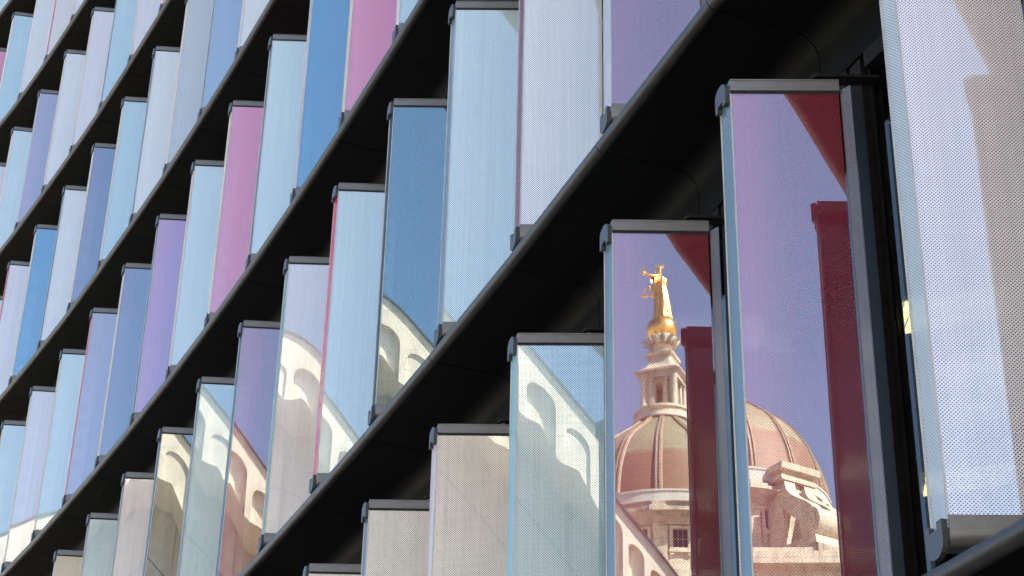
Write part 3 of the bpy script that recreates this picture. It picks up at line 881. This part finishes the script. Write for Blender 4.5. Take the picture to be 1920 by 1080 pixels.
layer(b, 1.10, 0.12, 48.95, 49.17); layer(b, 1.16, 0.12, 49.17, 49.3, 1.34); layer(b, 1.34, 0.12, 49.3, 49.40)
cobj(b, "lantern_cornice", MT['stone_dirty'], lantern)
b = MB()
zs = [(1.20, 49.40), (1.16, 49.52), (0.98, 49.66), (0.82, 49.84), (0.72, 50.08), (0.67, 50.40)]
for (h1, za), (h2, zb) in zip(zs[:-1], zs[1:]): layer(b, h1, h1 * 0.15, za, zb, h2)
layer(b, 0.72, 0.08, 50.40, 50.52); layer(b, 0.80, 0.08, 50.52, 50.66, 0.86); layer(b, 0.66, 0.08, 50.66, 50.8)
cobj(b, "pedestal", MT['stone'], lantern)
b = MB(); b.lathe([(0.5, 50.8 + dz), (0.55, 50.9 + dz), (0.42, 51.0 + dz), (0.45, 51.15 + dz), (0.55, 51.25 + dz), (0.72, 51.5 + dz), (0.8, 51.8 + dz), (0.6, 52.2 + dz)], 32)
cup = cobj(b, "leaf_cup", MT['stone'], lantern, smooth=True)
for k in range(12):
    a = 2 * math.pi * k / 12
    T = frame_(a)
    v = []
    for t, r_, w_ in ((0, 0.70, 0.12), (0.3, 0.84, 0.17), (0.6, 0.94, 0.17), (0.85, 1.06, 0.12), (1.0, 1.18, 0.05), (1.05, 1.2, 0.02)):
        z_ = 51.3 + (0.5 * t if t < 0.9 else 0.5 * 0.9 - 0.25 * (t - 0.9) * 4)
        for x_, dr_ in ((-w_, -0.04), (0, 0.06), (w_, -0.04)):
            v.append(T((x_, r_ + dr_, z_)))
        for x_ in (w_, -w_): v.append(T((x_, r_ - 0.10, z_)))
    f = []
    for j in range(5):
        for q in range(5):
            f.append((5 * j + q, 5 * j + (q + 1) % 5, 5 * j + 5 + (q + 1) % 5, 5 * j + 5 + q))
    f += [(4, 3, 2, 1, 0), (25, 26, 27, 28, 29)]
    b = MB(); b.add(v, f); cobj(b, "leaf", MT['stone_dirty'], lantern, smooth=True)
# globe and statue
glb = empty("golden_globe", (AX.x, AX.y, 52.11 + dz - 0.86))
glb.name = "golden_globe"
tag(glb, "gilded globe under the golden statue on top of the lantern", "globe")
b = MB(); b.sphere((0, 0, 0.88), 0.90, 36, 24); b.obj("ball", MT['gold'], glb, smooth=True)

st = tag(empty("golden_statue", (AX.x, AX.y, 52.85 + dz), R(4)), "gilded robed figure with outstretched arms, sword and scales, standing on the globe", "statue")
st.scale = (1.06, 1.06, 1.06)
# faces -X. body: one skinned surface from feet to head and both hands
def skin(name, joints, edges, root, mat, parent, sub=2):
    me = bpy.data.meshes.new(name)
    me.from_pydata([j[0] for j in joints], edges, [])
    me.materials.append(mat)
    o = link(name, me, parent)
    if not me.skin_vertices: me.skin_vertices
    md = o.modifiers.new("skin", 'SKIN')
    bm = bmesh.new(); bm.from_mesh(me)
    ly = bm.verts.layers.skin.verify()
    bm.verts.ensure_lookup_table()
    for v_, j in zip(bm.verts, joints):
        rr_ = j[1] if isinstance(j[1], tuple) else (j[1], j[1])
        v_[ly].radius = rr_
    bm.verts[root][ly].use_root = True
    bm.to_mesh(me); bm.free()
    md.use_smooth_shade = True
    s2 = o.modifiers.new("sub", 'SUBSURF'); s2.levels = sub; s2.render_levels = sub
    return o
J = [((0, 0, 1.55), (0.27, 0.24)),      # 0 pelvis
     ((-0.02, 0, 1.95), (0.22, 0.2)),   # 1 waist
     ((-0.05, 0, 2.35), (0.30, 0.26)),  # 2 chest
     ((-0.04, 0, 2.62), (0.20, 0.17)),  # 3 shoulders
     ((-0.07, 0, 2.80), 0.10),          # 4 neck
     ((-0.11, 0, 2.98), (0.19, 0.17)),  # 5 face
     ((-0.09, 0, 3.17), (0.17, 0.16)),  # 6 crown of head
     ((-0.08, 0.36, 2.56), 0.14), ((-0.36, 0.62, 2.40), 0.115), ((-0.70, 0.74, 2.42), 0.09), ((-0.84, 0.76, 2.48), 0.08),  # near arm (street side)
     ((-0.08, -0.36, 2.56), 0.135), ((-0.30, -0.56, 2.44), 0.11), ((-0.52, -0.72, 2.46), 0.085), ((-0.60, -0.78, 2.48), 0.08),
     ((0.0, 0.13, 1.1), 0.2), ((-0.02, 0.14, 0.55), 0.14), ((0.02, 0.14, 0.12), 0.10), ((-0.2, 0.14, 0.06), 0.075),
     ((0.0, -0.13, 1.1), 0.2), ((0.04, -0.14, 0.55), 0.14), ((0.08, -0.14, 0.12), 0.10), ((-0.14, -0.14, 0.06), 0.075)]
Ed = [(0, 1), (1, 2), (2, 3), (3, 4), (4, 5), (5, 6), (3, 7), (7, 8), (8, 9), (9, 10), (3, 11), (11, 12), (12, 13), (13, 14),
      (0, 15), (15, 16), (16, 17), (17, 18), (0, 19), (19, 20), (20, 21), (21, 22)]
skin("body", J, Ed, 0, MT['gold'], st)
# nose, chin and brow so the head reads as a face in profile
b = MB(); b.prism([(-0.29, 2.99), (-0.36, 2.96), (-0.29, 3.08)], -0.035, 0.035, lambda p: (p[0], p[2], p[1]))
b.sphere((-0.27, 0, 2.88), 0.06, 10, 8); b.obj("nose_and_chin", MT['gold'], st, smooth=True)
# long pleated robe
n = 56; rows = [(0.0, 0.44, 0.38, 0.02), (0.12, 0.44, 0.38, 0.01), (0.5, 0.42, 0.37, 0.0), (0.95, 0.41, 0.37, 0.0), (1.35, 0.40, 0.37, -0.01), (1.7, 0.38, 0.36, -0.02), (1.98, 0.35, 0.33, -0.03), (2.2, 0.40, 0.37, -0.05), (2.42, 0.42, 0.42, -0.05), (2.58, 0.30, 0.36, -0.05), (2.68, 0.14, 0.18, -0.05)]
v = []; f = []
for ri, (z_, rx, ry, ox) in enumerate(rows):
    amp = 0.075 if z_ < 1.8 else (0.03 if z_ < 2.1 else 0.035)
    for j in range(n):
        t = 2 * math.pi * j / n
        fold = 1 + amp * math.sin(9 * t + 1.3 * math.sin(2 * t) + z_ * 0.9) + amp * 0.5 * math.sin(17 * t - z_ * 1.5)
        v.append((ox + rx * fold * math.cos(t) + (0.10 * (1 - z_ / 1.8) if z_ < 1.8 and math.cos(t) > 0 else 0), ry * fold * math.sin(t), z_))
for ri in range(len(rows) - 1):
    for j in range(n):
        f.append((ri * n + j, ri * n + (j + 1) % n, (ri + 1) * n + (j + 1) % n, (ri + 1) * n + j))
b = MB(); b.add(v, f); b.obj("robe", MT['gold'], st, smooth=True)
# sleeves hanging from the arms
for sg in (1, -1):
    b = MB()
    sl = [(-0.08, 0.28, 2.50, 0.18, 0.22), (-0.22, 0.46, 2.40, 0.16, 0.27), (-0.36, 0.60, 2.32, 0.14, 0.30), (-0.48, 0.66, 2.26, 0.11, 0.28)]
    v = []; f = []
    for k, (x_, y_, z_, rx, rz_) in enumerate(sl):
        for j in range(12):
            t = 2 * math.pi * j / 12
            v.append((x_ + rx * math.cos(t), sg * y_, z_ + rz_ * math.sin(t) * (1.25 if math.sin(t) < 0 else 0.8)))
    for k in range(3):
        for j in range(12):
            f.append((k * 12 + j, k * 12 + (j + 1) % 12, k * 12 + 12 + (j + 1) % 12, k * 12 + 12 + j))
    b.add(v, f); b.obj("sleeve", MT['gold'], st, smooth=True)
# hands: palm and five fingers closed round what they hold
for sg, base in ((1, (-0.88, 0.77, 2.52)), (-1, (-0.64, -0.81, 2.49))):
    b = MB()
    bx, by, bz = base
    b.sphere(base, 0.085, 12, 8, (0.8, 1.0, 1.1))
    for k in range(4):
        zz = bz + 0.06 - 0.04 * k; L_ = (0.1, 0.115, 0.11, 0.09)[k]
        b.tube([(bx - 0.02, by + sg * 0.04, zz), (bx - 0.06, by + sg * (0.05 + L_ * 0.5), zz), (bx - 0.12, by + sg * 0.08, zz), (bx - 0.13, by + sg * 0.03, zz)], [0.024, 0.022, 0.02, 0.015], 7)
    b.tube([(bx - 0.02, by - sg * 0.03, bz + 0.05), (bx - 0.09, by - sg * 0.04, bz + 0.09), (bx - 0.14, by, bz + 0.07)], [0.028, 0.024, 0.018], 7)
    b.obj("hand", MT['gold'], st, smooth=True)
# crown
b = MB(); b.lathe([(0.165, 3.16), (0.18, 3.16), (0.18, 3.26), (0.165, 3.26)], 20, T=lambda p: (p[0] - 0.09, p[1], p[2]))
for k in range(7):
    t = 2 * math.pi * k / 7
    b.tube([(-0.09 + 0.17 * math.cos(t), 0.17 * math.sin(t), 3.24), (-0.09 + 0.24 * math.cos(t), 0.24 * math.sin(t), 3.46)], [0.045, 0.008], 6)
b.obj("crown", MT['gold'], st)
sw = MB(); hx, hy, hz = -0.95, 0.80, 2.52
sw.tube([(hx, hy, hz - 0.22), (hx, hy, hz + 0.16)], 0.03, 8); sw.sphere((hx, hy, hz - 0.25), 0.055, 10, 8)
sw.box(hx - 0.17, hx + 0.17, hy - 0.03, hy + 0.03, hz + 0.14, hz + 0.19)
sw.add([(hx - 0.045, hy, hz + 0.19), (hx, hy - 0.016, hz + 0.19), (hx + 0.045, hy, hz + 0.19), (hx, hy + 0.016, hz + 0.19),
        (hx - 0.035, hy, hz + 0.95), (hx, hy - 0.012, hz + 0.95), (hx + 0.035, hy, hz + 0.95), (hx, hy + 0.012, hz + 0.95), (hx, hy, hz + 1.08)],
       [(0, 1, 5, 4), (1, 2, 6, 5), (2, 3, 7, 6), (3, 0, 4, 7), (4, 5, 8), (5, 6, 8), (6, 7, 8), (7, 4, 8)])
tilt = Matrix.Translation((hx, hy, hz)) @ Matrix.Rotation(R(38), 4, 'X') @ Matrix.Translation((-hx, -hy, -hz))
sw.v = [tuple(tilt @ Vector(p)) for p in sw.v]
sw.obj("sword", MT['gold'], st)
sc = MB(); hx, hy, hz_ = -0.70, -0.82, 2.47
sc.tube([(hx, hy, hz_ - 0.05), (hx, hy, hz_ + 0.12)], 0.02, 6); sc.tube([(hx - 0.26, hy, hz_), (hx + 0.3, hy, hz_)], 0.025, 6)
for ex in (-0.25, 0.24):
    for t in (0, 2.1, 4.2):
        sc.tube([(hx + ex, hy, hz_), (hx + ex + 0.17 * math.cos(t), hy + 0.17 * math.sin(t), hz_ - 0.5)], 0.01, 5)
    sc.lathe([(0.001, -0.07), (0.12, -0.04), (0.2, 0.02), (0.19, 0.03), (0.11, -0.02), (0.001, -0.05)], 18, T=lambda p: (p[0] + hx + ex, p[1] + hy, p[2] + hz_ - 0.52))
sc.obj("scales", MT['gold'], st)

# ------------------------------------------------------------------ the curved stone wing nearer the street (seen mirrored)
CUR = [(-34, 36), (-26, 39.5), (-22, 41.5), (-18.5, 42.8), (-16.5, 43.2), (-15, 43.9), (-13.6, 45.0), (-12.6, 45.9), (-11.6, 46.6), (-10.4, 47.2), (-8.8, 46.3), (-6.1, 43.1), (-4.7, 41.3), (-1.4, 36.9), (2.32, 31.9), (3.82, 29.93), (4.85, 28.5), (6.5, 26.2), (8.2, 24.4), (10, 23.4)]
def hz(x):
    # smoothed interpolation
    def lin(x):
        for (a, za), (b_, zb) in zip(CUR[:-1], CUR[1:]):
            if x <= b_: return za + (zb - za) * (x - a) / (b_ - a)
        return CUR[-1][1]
    return (lin(x - 0.5) + lin(x) + lin(x + 0.5)) / 3 + EYE
wing = tag(empty("curved_wing", (0, -55, 0)), "pale stone wing with a falling curved parapet and arched niches, seen mirrored in the fins", "building")
XA, XB = -32.0, 8.6
def under(x): return hz(x) - 3.9 + 0.75 * abs(((x * 0.57 + 0.15) % 1) - 0.5) * 2 - 0.5 * (x > -1)  # zigzag soffit edge shaped to give the wall its shadow line
arches = [(-15.3, -13.9, 0.10), (-13.3, -11.9, 0.3), (-11.4, -10.0, 0.10), (-9.65, -8.2, 0.38), (-7.85, -6.4, 0.11), (-6.05, -4.75, 0.36), (-4.4, -3.05, 0.36), (-2.6, -1.5, 0.11), (-1.0, -0.1, 0.3), (0.4, 1.2, 0.12), (1.75, 2.62, 0.32), (2.86, 3.5, 0.3), (3.74, 4.3, 0.25), (4.6, 5.15, 0.25), (5.5, 6.0, 0.2)]
def arch_top(x, a, b_):
    """height of the arch soffit at x: leaning arch that follows the fall of the parapet"""
    t = (x - a) / (b_ - a)
    w_ = b_ - a
    drop = 1.05 if a > 1.5 else 1.55
    chord = hz(a) - drop - 0.62 * (hz(a) - hz(b_)) * t
    return chord - w_ * 0.5 * (1 - math.sqrt(max(0, 1 - (2 * t - 1) ** 2)))
# front face built as columns with the niches cut out
bf = MB(); bd = MB()
xs = set([XA, XB])
x = XA
while x < XB:
    xs.add(round(x, 3)); x += 0.4
for a, b_, dp in arches:
    for k in range(13):
        xs.add(round(a + (b_ - a) * (1 - math.cos(math.pi * k / 12)) / 2, 4))
xs = sorted(xs)
def inarch(xm):
    for a, b_, dp in arches:
        if a < xm < b_: return (a, b_, dp)
    return None
for x0, x1 in zip(xs[:-1], xs[1:]):
    if x1 - x0 < 1e-4: continue
    A_ = inarch((x0 + x1) / 2)
    if not A_:
        bf.add([(x0, 0, under(x0)), (x1, 0, under(x1)), (x1, 0, hz(x1)), (x0, 0, hz(x0))], [(0, 1, 2, 3)])
    else:
        a, b_, dp = A_
        t0, t1 = arch_top(x0, a, b_), arch_top(x1, a, b_)
        bf.add([(x0, 0, t0), (x1, 0, t1), (x1, 0, hz(x1)), (x0, 0, hz(x0))], [(0, 1, 2, 3)])
        bf.add([(x0, 0, t0), (x1, 0, t1), (x1, -dp, t1), (x0, -dp, t0)], [(3, 2, 1, 0)])
        bf.add([(x0, -dp, under(x0)), (x1, -dp, under(x1)), (x1, -dp, t1), (x0, -dp, t0)], [(0, 1, 2, 3)])
    bf.add([(x0, 0, under(x0)), (x1, 0, under(x1)), (x1, -4.6, under(x1)), (x0, -4.6, under(x0))], [(0, 3, 2, 1)])
    bf.add([(x0, 0, hz(x0)), (x1, 0, hz(x1)), (x1, -7, hz(x1)), (x0, -7, hz(x0))], [(0, 1, 2, 3)])
    bf.add([(x0, -7, 0), (x1, -7, 0), (x1, -7, hz(x1)), (x0, -7, hz(x0))], [(3, 2, 1, 0)])
for a, b_, dp in arches:
    for xe in (a, b_):
        bf.add([(xe, 0, under(xe)), (xe, -dp, under(xe)), (xe, -dp, arch_top(xe, a, b_)), (xe, 0, arch_top(xe, a, b_))], [(0, 1, 2, 3)])
bf.obj("parapet_wall", MT['wing'], wing)
b = MB()
pts = [x_ for x_ in [XA + 0.4 * k for k in range(int((XB - XA) / 0.4) + 1)]]
for x0, x1 in zip(pts[:-1], pts[1:]):
    b.add([(x0, 0.14, hz(x0)), (x1, 0.14, hz(x1)), (x1, 0.14, hz(x1) + 0.13), (x0, 0.14, hz(x0) + 0.13), (x0, -1.3, hz(x0)), (x1, -1.3, hz(x1)), (x1, -1.3, hz(x1) + 0.13), (x0, -1.3, hz(x0) + 0.13)],
          [(0, 1, 2, 3), (5, 4, 7, 6), (3, 2, 6, 7), (1, 0, 4, 5)])
b.obj("coping", MT['lead'], wing)
b = MB(); b.tube([(x_, 0.35, hz(x_) - 8.2 - 0.02 * (x_ + 4) ** 2) for x_ in [-14 + 1.0 * k for k in range(22)]], 0.055, 6); b.obj("cable", MT['lead'], wing)
# lower pilastered wall to the ground, set back under an overhang added for shade
b = MB()
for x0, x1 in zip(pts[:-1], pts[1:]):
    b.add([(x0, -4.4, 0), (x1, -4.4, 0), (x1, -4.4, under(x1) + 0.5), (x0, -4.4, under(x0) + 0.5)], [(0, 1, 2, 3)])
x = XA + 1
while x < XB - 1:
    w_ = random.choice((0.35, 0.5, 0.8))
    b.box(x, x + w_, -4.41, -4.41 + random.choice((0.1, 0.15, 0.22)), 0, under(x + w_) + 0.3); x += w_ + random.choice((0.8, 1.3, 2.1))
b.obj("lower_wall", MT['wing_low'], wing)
b = MB(); b.box(XA - 0.3, XA, -12, 0, 0, hz(XA)); b.box(XB, XB + 0.3, -12, 0, 0, hz(XB)); b.box(XA, XB, -12, -11.7, 0, hz(XB)); b.obj("end_wall", MT['wing'], wing)

# ------------------------------------------------------------------ low unseen terrace behind the camera, added to bounce sunlight onto the fins
hx0 = -46
for k in range(9):
    w_ = 11.5; x0 = hx0 + k * (w_ + 0.05)
    hgt = (12.5, 11.8, 12.9, 12.2, 11.5, 12.7, 12.0, 12.6, 11.9)[k]
    tone = ("cream", "white", "buff", "pale grey", "ivory", "light stone", "sand", "off white", "straw")[k]
    hs = tag(empty("bounce_terrace", (x0 + w_ / 2, -24, 0)), "low %s stone terrace house added behind the viewpoint to bounce sunlight" % tone, "house", "low stone houses added to bounce sunlight")
    b = MB()
    xs_ = [-w_ / 2] + sum([[-w_ / 2 + 1.0 + 2.6 * q, -w_ / 2 + 2.3 + 2.6 * q] for q in range(4)], []) + [w_ / 2]
    zs_ = [0] + sum([[1.0 + 3.7 * q, 3.2 + 3.7 * q] for q in range(3)], []) + [hgt]
    for a in range(len(xs_) - 1):
        for c in range(len(zs_) - 1):
            if a % 2 == 1 and c % 2 == 1: continue
            b.box(xs_[a], xs_[a + 1], -0.4, 0, zs_[c], zs_[c + 1])
    b.box(-w_ / 2, w_ / 2, -9, -8.7, 0, hgt); b.box(-w_ / 2, -w_ / 2 + 0.3, -8.7, -0.4, 0, hgt); b.box(w_ / 2 - 0.3, w_ / 2, -8.7, -0.4, 0, hgt)
    b.obj("wall", MT['terrace'], hs)
    b = MB(); b.box(-w_ / 2, w_ / 2, -9.2, 0.35, hgt + 0.002, hgt + 0.4); b.obj("roof", MT['terrace'], hs)
    for q in range(4):
        for c in range(3):
            wb = MB(); wx = -w_ / 2 + 1.0 + 2.6 * q; wz = 1.0 + 3.7 * c
            wb.box(wx + 0.01, wx + 1.29, -0.3, -0.25, wz + 0.01, wz + 2.19)
            wb.obj("window", MT['dark'], hs)
